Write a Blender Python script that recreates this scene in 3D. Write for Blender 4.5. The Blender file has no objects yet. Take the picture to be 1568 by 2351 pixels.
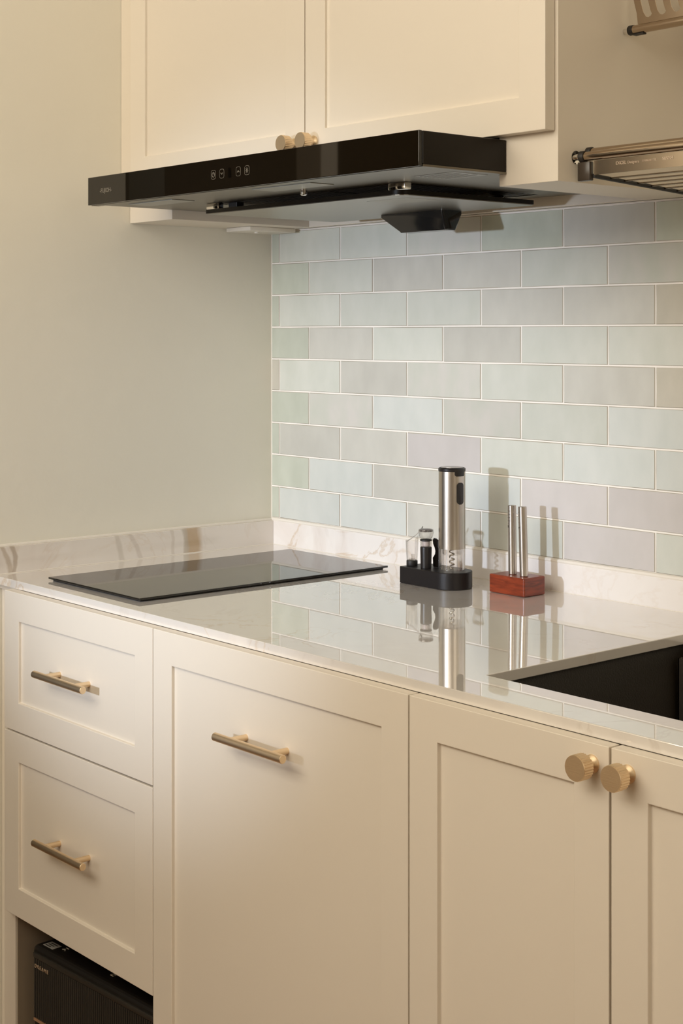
import bpy, bmesh, math, random
from mathutils import Vector, Matrix
random.seed(7)
PI = math.pi
scene = bpy.context.scene
COL = scene.collection

# ------------------------------------------------------------------ camera
cam_d = bpy.data.cameras.new('camera')
cam = bpy.data.objects.new('camera', cam_d); COL.objects.link(cam)
cam_d.sensor_fit = 'VERTICAL'; cam_d.sensor_height = 36.0; cam_d.sensor_width = 24.0
cam_d.lens = 3533.27 / 2351 * 36.0
cam_d.shift_y = -(1175.5 - 766.81) / 2351
cam_d.clip_start = 0.05
cam.location = (2.4108, -1.8897, 1.2849)
cam.rotation_euler = (PI / 2, 0, 0.862404421)
scene.camera = cam

# ------------------------------------------------------------------ world, lights, exposure
w = bpy.data.worlds.new('world'); scene.world = w; w.use_nodes = True
w.node_tree.nodes['Background'].inputs[0].default_value = (1, .85, .68, 1)
w.node_tree.nodes['Background'].inputs[1].default_value = .15

def lamp(name, kind, loc, target, power, color, **kw):
    d = bpy.data.lights.new(name, kind); d.energy = power; d.color = color
    for k, v in kw.items(): setattr(d, k, v)
    o = bpy.data.objects.new(name, d); COL.objects.link(o); o.location = loc
    o.rotation_euler = (Vector(target) - Vector(loc)).to_track_quat('-Z', 'Y').to_euler()
    return o
# spotlight in front of the worktop, nearly level: gives the crisp shadows on the tiles
lamp('spot_lamp', 'SPOT', (.50, -3.2, 1.30), (.42, 0, 1.04), 220, (.70, .82, 1),
     spot_size=math.radians(28), spot_blend=1.0, shadow_soft_size=.055)
# unseen soft fill added from the room side; no window is built there
lamp('front_fill_light', 'AREA', (.85, -3.65, 1.4), (.85, 0, 1.3), 9.5, (1, .86, .67), shape='RECTANGLE', size=2.2, size_y=1.4)
lamp('high_fill_light', 'AREA', (.9, -2.35, 2.12), (.85, 0, 1.95), 33, (1, .925, .785), shape='RECTANGLE', size=2.4, size_y=.8)  # unseen soft panel added high up to brighten the upper doors

lamp('side_fill_light', 'AREA', (4.05, -1.05, 1.75), (0, -.5, 1.4), 9, (1, .92, .77), shape='RECTANGLE', size=1.7, size_y=1.3)  # added fill for the left wall and cabinet side, no real window

scene.view_settings.view_transform = 'Standard'
scene.view_settings.look = 'None'
scene.view_settings.gamma = 1
scene.view_settings.use_curve_mapping = False
scene.view_settings.exposure = 0.0

# ------------------------------------------------------------------ materials
def newmat(name):
    m = bpy.data.materials.new(name); m.use_nodes = True
    nt = m.node_tree
    return m, nt, nt.nodes['Principled BSDF']
def mat(name, col, rough=.4, metal=0, bump=0, bscale=40, spec=.5, var=0, vscale=3, coat=0, aniso=None):
    m, nt, b = newmat(name)
    b.inputs['Base Color'].default_value = (*col, 1)
    b.inputs['Roughness'].default_value = rough
    b.inputs['Metallic'].default_value = metal
    b.inputs['Specular IOR Level'].default_value = spec
    b.inputs['Coat Weight'].default_value = coat
    N, L = nt.nodes.new, nt.links.new
    tc = N('ShaderNodeTexCoord')
    if var:
        no = N('ShaderNodeTexNoise'); no.inputs['Scale'].default_value = vscale; no.inputs['Detail'].default_value = 4
        L(tc.outputs['Object'], no.inputs['Vector'])
        mx = N('ShaderNodeMix'); mx.data_type = 'RGBA'
        mx.inputs[6].default_value = (*[c * (1 - var) for c in col], 1)
        mx.inputs[7].default_value = (*[min(1, c * (1 + var)) for c in col], 1)
        L(no.outputs['Fac'], mx.inputs[0]); L(mx.outputs[2], b.inputs['Base Color'])
    if bump:
        no = N('ShaderNodeTexNoise'); no.inputs['Scale'].default_value = bscale; no.inputs['Detail'].default_value = 5
        src = tc.outputs['Object']
        if aniso:
            mp = N('ShaderNodeMapping'); mp.inputs['Scale'].default_value = aniso
            L(src, mp.inputs['Vector']); src = mp.outputs['Vector']
        L(src, no.inputs['Vector'])
        bp = N('ShaderNodeBump'); bp.inputs['Strength'].default_value = bump; bp.inputs['Distance'].default_value = .002
        L(no.outputs['Fac'], bp.inputs['Height']); L(bp.outputs['Normal'], b.inputs['Normal'])
    return m

PAINT = mat('cream_paint', (.79, .715, .61), .38, bump=.02, bscale=120)
CARC = mat('cabinet_board', (.77, .69, .58), .45)
WALLP = mat('wall_plaster', (.86, .825, .725), .7, bump=.25, bscale=35, var=.03, vscale=4)
GROUT = mat('grout', (.95, .90, .84), .8, bump=.2, bscale=300)
CAULK = mat('sealant', (.85, .79, .71), .5)
BRASS = mat('brushed_brass', (.86, .68, .46), .42, 1, bump=.06, bscale=60, aniso=(1, 20, 20))
STEEL = mat('brushed_steel', (.54, .49, .44), .28, 1, bump=.04, bscale=50, aniso=(30, 30, 1))
RACKST = mat('rack_steel', (.47, .375, .28), .18, 1)
CHROME = mat('chrome', (.8, .78, .75), .08, 1)
BLK = mat('black_plastic', (.011, .008, .008), .36)
BLKM = mat('black_moulded', (.010, .0075, .0075), .40, spec=.35)
RUB = mat('black_rubber', (.014, .011, .009), .55)
GLASSB = mat('black_glass', (.010, .007, .004), .03, spec=.5)
HOBG = mat('hob_glass', (.012, .010, .008), .025, spec=.55)
HOODM = mat('hood_metal', (.009, .006, .003), .36, spec=.22)
HOODU = mat('hood_under_metal', (.19, .17, .135), .36, .85)
PLATEM = mat('filter_plate_metal', (.33, .31, .27), .3, .9)
FILT = mat('filter_metal', (.16, .13, .10), .35, .9)
SINKM = mat('sink_composite', (.013, .009, .005), .45, bump=.35, bscale=420, spec=.3)
PRINT = mat('pale_print', (.75, .68, .57), .5)
STICK = mat('paper_sticker', (.50, .47, .42), .6)
LPRINT = mat('copper_print', (.46, .33, .22), .5)
HPRINT = mat('dim_print', (.24, .21, .16), .5)
EMBOSS = mat('embossed_metal', (.72, .58, .45), .25, .4)
SMUDGE = mat('pale_label', (.34, .34, .30), .35)
COPPER = mat('copper_trim', (.50, .29, .17), .4, .35)
WHITEP = mat('white_plastic', (.82, .77, .68), .35)
FLOORM = mat('floor_wood', (.25, .12, .05), .4, var=.2, vscale=6)
CEILM = mat('ceiling_paint', (.80, .75, .66), .8)
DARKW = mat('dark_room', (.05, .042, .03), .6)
DGREEN = mat('dark_green_tile', (.035, .042, .028), .3)
VACB = mat('station_black', (.012, .010, .008), .45)
VACG = mat('station_charcoal', (.030, .026, .020), .5)
SHADOWGAP = mat('gap_dark', (.10, .06, .04), .7)

def m_clear(name, tint=(.97, .96, .95), rough=.02, fac=.06):
    m, nt, b = newmat(name); nt.nodes.remove(b)
    N, L = nt.nodes.new, nt.links.new
    out = nt.nodes['Material Output']
    tr = N('ShaderNodeBsdfTransparent'); tr.inputs[0].default_value = (*tint, 1)
    gl = N('ShaderNodeBsdfGlossy'); gl.inputs['Roughness'].default_value = rough
    lw = N('ShaderNodeLayerWeight'); lw.inputs['Blend'].default_value = .35
    ad = N('ShaderNodeMath'); ad.operation = 'MULTIPLY_ADD'; ad.inputs[1].default_value = .75; ad.inputs[2].default_value = fac
    ad.use_clamp = True
    mx = N('ShaderNodeMixShader')
    L(lw.outputs['Facing'], ad.inputs[0]); L(ad.outputs[0], mx.inputs[0])
    L(tr.outputs[0], mx.inputs[1]); L(gl.outputs[0], mx.inputs[2]); L(mx.outputs[0], out.inputs['Surface'])
    return m
CLEAR = m_clear('clear_acrylic')

def m_wood():
    m, nt, b = newmat('red_stained_wood'); N, L = nt.nodes.new, nt.links.new
    tc = N('ShaderNodeTexCoord'); mp = N('ShaderNodeMapping'); mp.inputs['Scale'].default_value = (1, 1.0, 7)
    no = N('ShaderNodeTexNoise'); no.inputs['Scale'].default_value = 30; no.inputs['Detail'].default_value = 6; no.inputs['Distortion'].default_value = .6
    cr = N('ShaderNodeValToRGB'); cr.color_ramp.elements[0].position = .3; cr.color_ramp.elements[1].position = .7
    cr.color_ramp.elements[0].color = (.125, .020, .008, 1); cr.color_ramp.elements[1].color = (.30, .050, .016, 1)
    L(tc.outputs['Object'], mp.inputs[0]); L(mp.outputs[0], no.inputs['Vector']); L(no.outputs['Fac'], cr.inputs[0]); L(cr.outputs[0], b.inputs['Base Color'])
    b.inputs['Roughness'].default_value = .3
    return m
WOOD = m_wood()

def m_tile(name, c1, c2):
    """glazed hand-made tile: cloudy colour between c1 and c2, a little lighter or darker from tile to tile"""
    m, nt, b = newmat(name); N, L = nt.nodes.new, nt.links.new
    tc = N('ShaderNodeTexCoord'); oi = N('ShaderNodeObjectInfo')
    no = N('ShaderNodeTexNoise'); no.noise_dimensions = '4D'; no.inputs['Scale'].default_value = 16; no.inputs['Detail'].default_value = 6
    mp = N('ShaderNodeMapping'); mp.inputs['Scale'].default_value = (1.5, 1, .8); L(tc.outputs['Object'], mp.inputs['Vector'])
    ml = N('ShaderNodeMath'); ml.operation = 'MULTIPLY'; ml.inputs[1].default_value = 40
    L(oi.outputs['Random'], ml.inputs[0]); L(ml.outputs[0], no.inputs['W']); L(mp.outputs['Vector'], no.inputs['Vector'])
    cr = N('ShaderNodeValToRGB'); cr.color_ramp.elements[0].position = .33; cr.color_ramp.elements[1].position = .68
    cr.color_ramp.elements[0].color = (*c1, 1); cr.color_ramp.elements[1].color = (*c2, 1)
    L(no.outputs['Fac'], cr.inputs[0])
    hs = N('ShaderNodeHueSaturation')
    vr = N('ShaderNodeMapRange'); vr.inputs['To Min'].default_value = .95; vr.inputs['To Max'].default_value = 1.05
    L(oi.outputs['Random'], vr.inputs[0]); L(vr.outputs[0], hs.inputs['Value']); L(cr.outputs[0], hs.inputs['Color'])
    L(hs.outputs[0], b.inputs['Base Color'])
    b.inputs['Roughness'].default_value = .22
    bn = N('ShaderNodeTexNoise'); bn.noise_dimensions = '4D'; bn.inputs['Scale'].default_value = 28; bn.inputs['Detail'].default_value = 3
    L(ml.outputs[0], bn.inputs['W']); L(tc.outputs['Object'], bn.inputs['Vector'])
    bp = N('ShaderNodeBump'); bp.inputs['Strength'].default_value = .22; bp.inputs['Distance'].default_value = .002
    L(bn.outputs['Fac'], bp.inputs['Height']); L(bp.outputs[0], b.inputs['Normal'])
    return m
TILE = {
    'g': m_tile('tile_sage', (0.520, 0.546, 0.462), (0.588, 0.612, 0.527)),
    'l': m_tile('tile_pale_sage', (0.609, 0.625, 0.563), (0.668, 0.675, 0.619)),
    'n': m_tile('tile_grey', (0.567, 0.554, 0.505), (0.625, 0.612, 0.559)),
    'm': m_tile('tile_mixed', (0.567, 0.581, 0.516), (0.637, 0.612, 0.572)),
    'b': m_tile('tile_pale_blue', (0.621, 0.647, 0.616), (0.680, 0.696, 0.664)),
    'p': m_tile('tile_mauve_grey', (0.606, 0.573, 0.556), (0.648, 0.611, 0.599)),
    't': m_tile('tile_taupe', (0.532, 0.502, 0.428), (0.603, 0.566, 0.487)),
}

def m_marble(name, rough, band=None, ground=(.83, .775, .72), coat=False, strong=1.0, xfade=None):
    m, nt, b = newmat(name); N, L = nt.nodes.new, nt.links.new
    tc = N('ShaderNodeTexCoord')
    def vein(scale, dist, width, off, detail=5):
        mp = N('ShaderNodeMapping'); mp.inputs['Location'].default_value = off
        no = N('ShaderNodeTexNoise'); no.inputs['Scale'].default_value = scale; no.inputs['Detail'].default_value = detail
        no.inputs['Distortion'].default_value = dist; no.inputs['Roughness'].default_value = .55
        L(tc.outputs['Object'], mp.inputs[0]); L(mp.outputs[0], no.inputs['Vector'])
        s = N('ShaderNodeMath'); s.operation = 'SUBTRACT'; s.inputs[1].default_value = .5; L(no.outputs['Fac'], s.inputs[0])
        a = N('ShaderNodeMath'); a.operation = 'ABSOLUTE'; L(s.outputs[0], a.inputs[0])
        r = N('ShaderNodeMapRange'); r.inputs['From Min'].default_value = 0; r.inputs['From Max'].default_value = width
        r.inputs['To Min'].default_value = 1; r.inputs['To Max'].default_value = 0; L(a.outputs[0], r.inputs[0])
        return r.outputs[0]
    def gate(scale, off, lo, hi):
        mp = N('ShaderNodeMapping'); mp.inputs['Location'].default_value = off
        no = N('ShaderNodeTexNoise'); no.inputs['Scale'].default_value = scale; no.inputs['Detail'].default_value = 2
        L(tc.outputs['Object'], mp.inputs[0]); L(mp.outputs[0], no.inputs['Vector'])
        r = N('ShaderNodeMapRange'); r.inputs['From Min'].default_value = lo; r.inputs['From Max'].default_value = hi; L(no.outputs['Fac'], r.inputs[0])
        return r.outputs[0]
    def mul(a, c):
        x = N('ShaderNodeMath'); x.operation = 'MULTIPLY'; L(a, x.inputs[0])
        if isinstance(c, float): x.inputs[1].default_value = c
        else: L(c, x.inputs[1])
        return x.outputs[0]
    def over(base, colr, fac):
        x = N('ShaderNodeMix'); x.data_type = 'RGBA'
        if base is None: x.inputs[6].default_value = (*ground, 1)
        else: L(base, x.inputs[6])
        x.inputs[7].default_value = (*colr, 1); L(fac, x.inputs[0]); return x.outputs[2]
    if xfade:                     # the figured end of the slab: veining thins out along its length
        sx_ = N('ShaderNodeSeparateXYZ'); L(tc.outputs['Object'], sx_.inputs[0])
        xr = N('ShaderNodeMapRange'); xr.inputs['From Min'].default_value = xfade[0]; xr.inputs['From Max'].default_value = xfade[1]
        xr.inputs['To Min'].default_value = strong; xr.inputs['To Max'].default_value = .25; L(sx_.outputs['X'], xr.inputs[0])
        boost = xr.outputs[0]
        c = over(None, (.70, .60, .54), mul(vein(5, 1.2, .10, (3, 1, 0)), mul(boost, .26)))
        c = over(c, (.60, .44, .28), mul(vein(4.6, 1.5, .020, (5, 2, 8.3), 6), mul(boost, .42)))
    else:
        c = over(None, (.68, .60, .55), mul(vein(3.2, 1.5, .13, (3, 1, 0)), mul(gate(3, (0, 5, 2), .45, .7), .38)))
    c = over(c, (.52, .43, .36), mul(vein(3.6, 2.0, .022, (9, 4, 1)), mul(gate(3, (4, 1, 6), .5, .66), .15 if band else .34)))
    c = over(c, (.58, .40, .22), mul(vein(5.5, 1.9, .026, (1.2, 7, 3), 7), mul(gate(4, (2, 8, 1), .52, .64), .15 if band or xfade else .5)))
    if band:                      # the slab's own broad tan seam and thin streaks, across its length (y)
        sp = N('ShaderNodeSeparateXYZ'); L(tc.outputs['Object'], sp.inputs[0])
        no = N('ShaderNodeTexNoise'); no.inputs['Scale'].default_value = 14; no.inputs['Detail'].default_value = 5; L(tc.outputs['Object'], no.inputs['Vector'])
        ns = N('ShaderNodeMath'); ns.operation = 'MULTIPLY_ADD'; ns.inputs[1].default_value = .03; ns.inputs[2].default_value = -.015; L(no.outputs['Fac'], ns.inputs[0])
        yy = N('ShaderNodeMath'); yy.operation = 'ADD'; L(sp.outputs['Y'], yy.inputs[0]); L(ns.outputs[0], yy.inputs[1])
        for (y0, hw, colr, st, slant) in band:
            z = N('ShaderNodeMath'); z.operation = 'MULTIPLY_ADD'; z.inputs[1].default_value = slant; L(sp.outputs['Z'], z.inputs[0]); L(yy.outputs[0], z.inputs[2])
            s = N('ShaderNodeMath'); s.operation = 'SUBTRACT'; s.inputs[1].default_value = y0 + slant * .895; L(z.outputs[0], s.inputs[0])
            a = N('ShaderNodeMath'); a.operation = 'ABSOLUTE'; L(s.outputs[0], a.inputs[0])
            r = N('ShaderNodeMapRange'); r.inputs['From Min'].default_value = hw * .55; r.inputs['From Max'].default_value = hw * 1.25
            r.inputs['To Min'].default_value = st; r.inputs['To Max'].default_value = 0; L(a.outputs[0], r.inputs[0])
            c = over(c, colr, r.outputs[0])
    L(c, b.inputs['Base Color'])
    b.inputs['Roughness'].default_value = rough
    b.inputs['IOR'].default_value = 1.55
    if coat:
        b.inputs['Coat Weight'].default_value = 1; b.inputs['Coat IOR'].default_value = 1.95; b.inputs['Coat Roughness'].default_value = .006
    return m
MARBLE = m_marble('polished_marble', .03, ground=(.80, .75, .695), coat=True)
MARBLE_S = m_marble('marble_upstand', .10, ground=(.88, .835, .80), strong=1.3, xfade=(.30, .52))
MARBLE_L = m_marble('marble_upstand_tan_seam', .08, [
    (-.206, .017, (.52, .37, .22), .85, .12), (-.222, .006, (.50, .44, .36), .6, .15),
    (-.585, .004, (.45, .36, .28), .7, .05), (-.598, .005, (.48, .38, .28), .6, .35), (-.372, .007, (.58, .52, .45), .5, .25), (-.335, .005, (.58, .50, .44), .45, .5), (-.25, .004, (.58, .5, .42), .4, .1)])

# ------------------------------------------------------------------ mesh helpers (all in metres, world axes)
def box(bm, x0, x1, y0, y1, z0, z1, bev=0, seg=2):
    vs = [bm.verts.new(p) for p in ((x0, y0, z0), (x1, y0, z0), (x1, y1, z0), (x0, y1, z0), (x0, y0, z1), (x1, y0, z1), (x1, y1, z1), (x0, y1, z1))]
    fs = [bm.faces.new([vs[i] for i in f]) for f in ((0, 3, 2, 1), (4, 5, 6, 7), (0, 1, 5, 4), (1, 2, 6, 5), (2, 3, 7, 6), (3, 0, 4, 7))]
    if bev:
        es = list({e for f in fs for e in f.edges})
        bmesh.ops.bevel(bm, geom=es, offset=bev, segments=seg, profile=.5, affect='EDGES')
    return bm
def B(*a, **k): return box(bmesh.new(), *a, **k)
def frame_of(axis):
    a = Vector(axis).normalized(); t = Vector((0, 0, 1)) if abs(a.z) < .9 else Vector((1, 0, 0))
    u = a.cross(t).normalized(); v = a.cross(u).normalized(); return a, u, v
def lathe(bm, origin, axis, prof, seg=32, mod=None, caps=True):
    """prof: list of (radius, distance along the axis)"""
    o = Vector(origin); a, u, v = frame_of(axis); rings = []
    for r, h in prof:
        ring = []
        for i in range(seg):
            t = 2 * PI * i / seg; rr = r * (mod(i, h) if mod else 1)
            ring.append(bm.verts.new(o + a * h + (u * math.cos(t) + v * math.sin(t)) * rr))
        rings.append(ring)
    for r0, r1 in zip(rings, rings[1:]):
        for i in range(seg):
            bm.faces.new((r0[i], r0[(i + 1) % seg], r1[(i + 1) % seg], r1[i]))
    if caps:
        bm.faces.new(list(reversed(rings[0]))); bm.faces.new(rings[-1])
    return bm
def tube(bm, pts, r, seg=10, caps=True):
    pts = [Vector(p) for p in pts]; rings = []; prev = None
    for i, p in enumerate(pts):
        d = (pts[min(i + 1, len(pts) - 1)] - pts[max(i - 1, 0)]).normalized()
        if prev is None: _, u, v = frame_of(d)
        else:
            u = (prev - d * prev.dot(d)).normalized(); v = d.cross(u)
        prev = u
        rings.append([bm.verts.new(p + (u * math.cos(2 * PI * k / seg) + v * math.sin(2 * PI * k / seg)) * r) for k in range(seg)])
    for r0, r1 in zip(rings, rings[1:]):
        for k in range(seg): bm.faces.new((r0[k], r0[(k + 1) % seg], r1[(k + 1) % seg], r1[k]))
    if caps: bm.faces.new(list(reversed(rings[0]))); bm.faces.new(rings[-1])
    return bm
def prism(bm, poly, o, ux, uy, depth):
    """extrude a 2-D outline (in ux,uy from o) by the vector depth"""
    o, ux, uy, d = Vector(o), Vector(ux), Vector(uy), Vector(depth)
    a = [bm.verts.new(o + ux * x + uy * y) for x, y in poly]; b = [bm.verts.new(v.co + d) for v in a]
    n = len(a)
    bm.faces.new(a); bm.faces.new(list(reversed(b)))
    for i in range(n): bm.faces.new((a[i], b[i], b[(i + 1) % n], a[(i + 1) % n]))
    return bm
def obj(name, bm, m, parent=None, smooth=None, bevel=0, props=None):
    if isinstance(bm, bmesh.types.BMesh):
        bmesh.ops.recalc_face_normals(bm, faces=bm.faces)
        me = bpy.data.meshes.new(name); bm.to_mesh(me); bm.free()
    else: me = bm
    if m is not None:
        me.materials.clear(); me.materials.append(m)
    if smooth:
        for p in me.polygons: p.use_smooth = True
        me.set_sharp_from_angle(angle=math.radians(smooth if smooth is not True else 35))
    o = bpy.data.objects.new(name, me); COL.objects.link(o)
    if parent is not None: attach(o, parent)
    if bevel:
        md = o.modifiers.new('edge_bevel', 'BEVEL'); md.width = bevel; md.segments = 2; md.limit_method = 'ANGLE'; md.angle_limit = math.radians(40)
    if props:
        for k, v in props.items(): o[k] = v
    return o
def world_of(o):
    m = Matrix.LocRotScale(o.location, o.rotation_euler, o.scale)
    return world_of(o.parent) @ o.matrix_parent_inverse @ m if o.parent else m
def attach(o, parent): o.parent = parent; o.matrix_parent_inverse = world_of(parent).inverted()
def tag(o, label, cat, group=None):
    o['label'] = label; o['category'] = cat
    if group: o['group'] = group
    return o
def thing(name, label, cat, loc, group=None):
    o = bpy.data.objects.new(name, None); COL.objects.link(o); o.location = loc; o.empty_display_size = .05
    return tag(o, label, cat, group)
def struct(name, bm, m, parent=None, **k):
    o = obj(name, bm, m, parent, **k)
    if parent is None: o['kind'] = 'structure'
    return o
def text(name, s, size, o, m, parent, ux=(1, 0, 0), uy=(0, 0, 1), ext=.0002, wide=1.0, gap=1.0, props=None):
    cu = bpy.data.curves.new(name, 'FONT'); cu.body = s; cu.size = size; cu.extrude = ext; cu.resolution_u = 3; cu.space_character = gap
    to = bpy.data.objects.new(name, cu); COL.objects.link(to)
    dg = bpy.context.evaluated_depsgraph_get()
    me = bpy.data.meshes.new_from_object(to.evaluated_get(dg))
    bpy.data.objects.remove(to); bpy.data.curves.remove(cu)
    ux, uy = Vector(ux).normalized(), Vector(uy).normalized(); n = ux.cross(uy); o = Vector(o)
    for v in me.vertices: v.co = o + ux * v.co.x * wide + uy * v.co.y + n * v.co.z
    return obj(name, me, m, parent, props=props)

# ================================================================== THE SETTING
ZC = .87                     # worktop surface
YF = -.638                   # base door faces
struct('floor', B(-2.2, 4.2, -3.9, .1, -.05, 0), FLOORM)
struct('ceiling', B(-2.2, 4.2, -3.9, .1, 2.6, 2.65), CEILM)
wall_back = struct('wall_back', B(-.12, 4.2, 0, .1, 0, 2.6), WALLP)
struct('wall_left', B(-.12, 0, -.66, 0, 0, 2.6), WALLP)
struct('wall_front', B(-2.2, 4.2, -3.9, -3.8, 0, 2.6), WALLP)
struct('wall_right', B(4.1, 4.2, -3.8, 0, 0, 2.6), WALLP)
# the dim passage that opens off the room just past the end of the left wall
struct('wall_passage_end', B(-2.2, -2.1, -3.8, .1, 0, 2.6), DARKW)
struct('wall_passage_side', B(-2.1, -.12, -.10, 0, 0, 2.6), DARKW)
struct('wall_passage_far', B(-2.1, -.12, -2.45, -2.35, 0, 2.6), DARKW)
struct('wall_left_front', B(-.12, 0, -3.8, -1.9, 0, 2.6), WALLP)
struct('trim_1', B(-.10, -.02, -1.19, -1.145, 0, 2.3), PAINT)
struct('trim_2', B(-.14, .0, -1.9, -.66, 2.3, 2.6), WALLP)
g = bmesh.new()
for k in range(3):
    box(g, -.06, -.05, -.78 + .0, -.70, 1.0 + k * .35, 1.345 + k * .35)
struct('trim_3', g, DGREEN)

# --- tiles: bedded in grout, each one a piece of its own
T0, TP, RP, ZT = .027, .184, .0628, 1.4241
tile_top, tile_bot = 1.4862, .9217
struct('grout_bed', B(0, 2.3, -.0070, 0, .915, tile_top + .001), GROUT, wall_back)
def tile_mesh(wd, ht):
    bm = bmesh.new(); c = .0009; d = .0034; j = .00035
    def ring(ins, y, jit):
        return [bm.verts.new((x + random.uniform(-jit, jit), y, z + random.uniform(-jit, jit))) for x, z in
                ((ins, ins), (wd / 2, ins), (wd - ins, ins), (wd - ins, ht / 2), (wd - ins, ht - ins), (wd / 2, ht - ins), (ins, ht - ins), (ins, ht / 2))]
    a, b_ = ring(0, 0, j), ring(0, -d + .0008, j)
    for v, q in zip(b_, a): v.co.x, v.co.z = q.co.x, q.co.z
    c_ = ring(c, -d, j)
    for r0, r1 in ((a, b_), (b_, c_)):
        for i in range(8): bm.faces.new((r0[i], r0[(i + 1) % 8], r1[(i + 1) % 8], r1[i]))
    bm.faces.new(c_)
    for f in bm.faces: f.material_index = 0 if len(f.verts) == 8 else 1
    bmesh.ops.recalc_face_normals(bm, faces=bm.faces)
    me = bpy.data.meshes.new('tile'); bm.to_mesh(me); bm.free()
    return me
TILE_EDGE = mat('tile_glaze_edge', (.47, .43, .36), .5)
TCOL = ['gllmgng', 'glnnlm', 'glllnnt', 'gnlnll', 'tlnmlnt', 'gmbmlb', 'gnnplbb', 'gbnbpp', 'gbbnlpl']
cache = {}
G = .0026
for row in range(9):
    ztop = ZT + RP * (1 - row); zb = ztop - RP + G / 2; zt = min(ztop - G / 2, tile_top)
    edges = [0.0015] + [T0 + (TP / 2 if row % 2 else 0) + TP * i for i in range(0, 14)]
    edges = [e for e in edges if e < 2.3] + [2.3]
    for i, (xa, xb) in enumerate(zip(edges, edges[1:])):
        wd = round(xb - xa - G, 4); ht = round(zt - zb, 4)
        if wd < .008: continue
        cl = TCOL[row][i] if i < len(TCOL[row]) else random.choice('llnmbg')
        var = random.randrange(3)
        key = (wd, ht, cl, var)
        if key not in cache:
            me = tile_mesh(wd, ht); me.materials.append(TILE[cl]); me.materials.append(TILE_EDGE); cache[key] = me
        o = bpy.data.objects.new('tile', cache[key]); COL.objects.link(o)
        o.location = (xa + G / 2, -.0050, zb)
        o.rotation_euler = (random.gauss(0, .0022), 0, random.gauss(0, .0007))
        attach(o, wall_back)
struct('trim_4', B(0, 2.3, -.0102, -.0070, tile_top + .001, 1.4885, bev=.0008), CAULK)

# ================================================================== WORKTOP
SX0, SX1, SY0, SY1 = 1.104, 1.640, -.538, -.140       # sink cut-out
YE = -.6215
def slab_with_hole():
    bm = bmesh.new(); zt, zb = ZC, .8562
    xs, ys = [.0, SX0, SX1, 2.3], [YE, SY0, SY1, -.0005]
    top = {(i, j): bm.verts.new((x, y, zt)) for i, x in enumerate(xs) for j, y in enumerate(ys)}
    bot = {(i, j): bm.verts.new((x, y, zb)) for i, x in enumerate(xs) for j, y in enumerate(ys)}
    for i in range(3):
        for j in range(3):
            if (i, j) == (1, 1): continue
            bm.faces.new([top[k] for k in ((i, j), (i + 1, j), (i + 1, j + 1), (i, j + 1))])
            bm.faces.new([bot[k] for k in ((i, j + 1), (i + 1, j + 1), (i + 1, j), (i, j))])
    def side(a, b): bm.faces.new((top[a], top[b], bot[b], bot[a]))
    for i in range(3):
        side((i + 1, 0), (i, 0)); side((i, 3), (i + 1, 3)); side((0, i), (0, i + 1)); side((3, i + 1), (3, i))
    side((1, 1), (2, 1)); side((2, 2), (1, 2)); side((1, 2), (1, 1)); side((2, 1), (2, 2))
    return bm
tag(obj('countertop', slab_with_hole(), MARBLE, bevel=.0009), 'polished white marble worktop with pale veins over the base cabinets', 'worktop')
us = tag(obj('upstand', B(.0125, 2.3, -.0125, -.0005, ZC + .00005, .9165, bev=.0004), MARBLE_S), 'low marble upstand with gold veins below the sage tiles', 'upstand')
obj('sealant', tube(bmesh.new(), [(.006, -.009, .9185), (2.3, -.009, .9185)], .0042, 8), CAULK, us, smooth=True)
ul = tag(obj('upstand', B(.0005, .0122, -.6205, -.0005, ZC + .00005, .9165, bev=.0004), MARBLE_L), 'low marble upstand with a tan seam along the plaster side wall', 'upstand')
obj('sealant', tube(bmesh.new(), [(.005, -.62, .9175), (.005, -.006, .9175)], .0036, 8), CAULK, ul, smooth=True)

obj('sealant', tube(bmesh.new(), [(.0125, -.6205, ZC + .0003), (.0125, -.0125, ZC + .0003)], .0013, 6), CAULK, ul, smooth=True)
obj('sealant', tube(bmesh.new(), [(.0125, -.0128, ZC + .0001), (2.3, -.0128, ZC + .0001)], .0008, 6), CAULK, us, smooth=True)
# --- hob
hob = thing('induction_hob', 'flat black glass induction hob set on the marble worktop', 'hob', (.263, -.32, ZC))
obj('glass_top', B(.124, .4025, -.580, -.0605, .8728, .8762, bev=.0009), HOBG, hob)
obj('mounting_rim', B(.130, .396, -.574, -.067, .8702, .8728), RUB, hob)

# --- sink
sk = thing('kitchen_sink', 'black granite composite sink bowl sunk below the marble worktop', 'sink', (1.42, -.34, .65))
def bowl():
    bm = bmesh.new(); x0, x1, y0, y1, zt, zb = SX0 - .004, SX1 + .004, SY0 - .004, SY1 + .004, .8555, .655
    def ring(d, z, rr):
        pts = []
        for cx, cy, a0 in ((x1 - d - rr, y1 - d - rr, 0), (x0 + d + rr, y1 - d - rr, 90), (x0 + d + rr, y0 + d + rr, 180), (x1 - d - rr, y0 + d + rr, 270)):
            for k in range(5):
                t = math.radians(a0 + k * 22.5); pts.append(bm.verts.new((cx + rr * math.cos(t), cy + rr * math.sin(t), z)))
        return pts
    rs = [ring(-.016, zb - .012, .012), ring(-.016, zt, .012), ring(0, zt, .010), ring(0, zt - .004, .010), ring(.0015, zt - .006, .010), ring(.004, zb + .012, .012), ring(.016, zb, .012)]
    for a, b in zip(rs, rs[1:]):
        for i in range(20): bm.faces.new((a[i], a[(i + 1) % 20], b[(i + 1) % 20], b[i]))
    bm.faces.new(rs[-1]); bm.faces.new(list(reversed(rs[0])))
    return bm
obj('bowl', bowl(), SINKM, sk, smooth=50)
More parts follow.
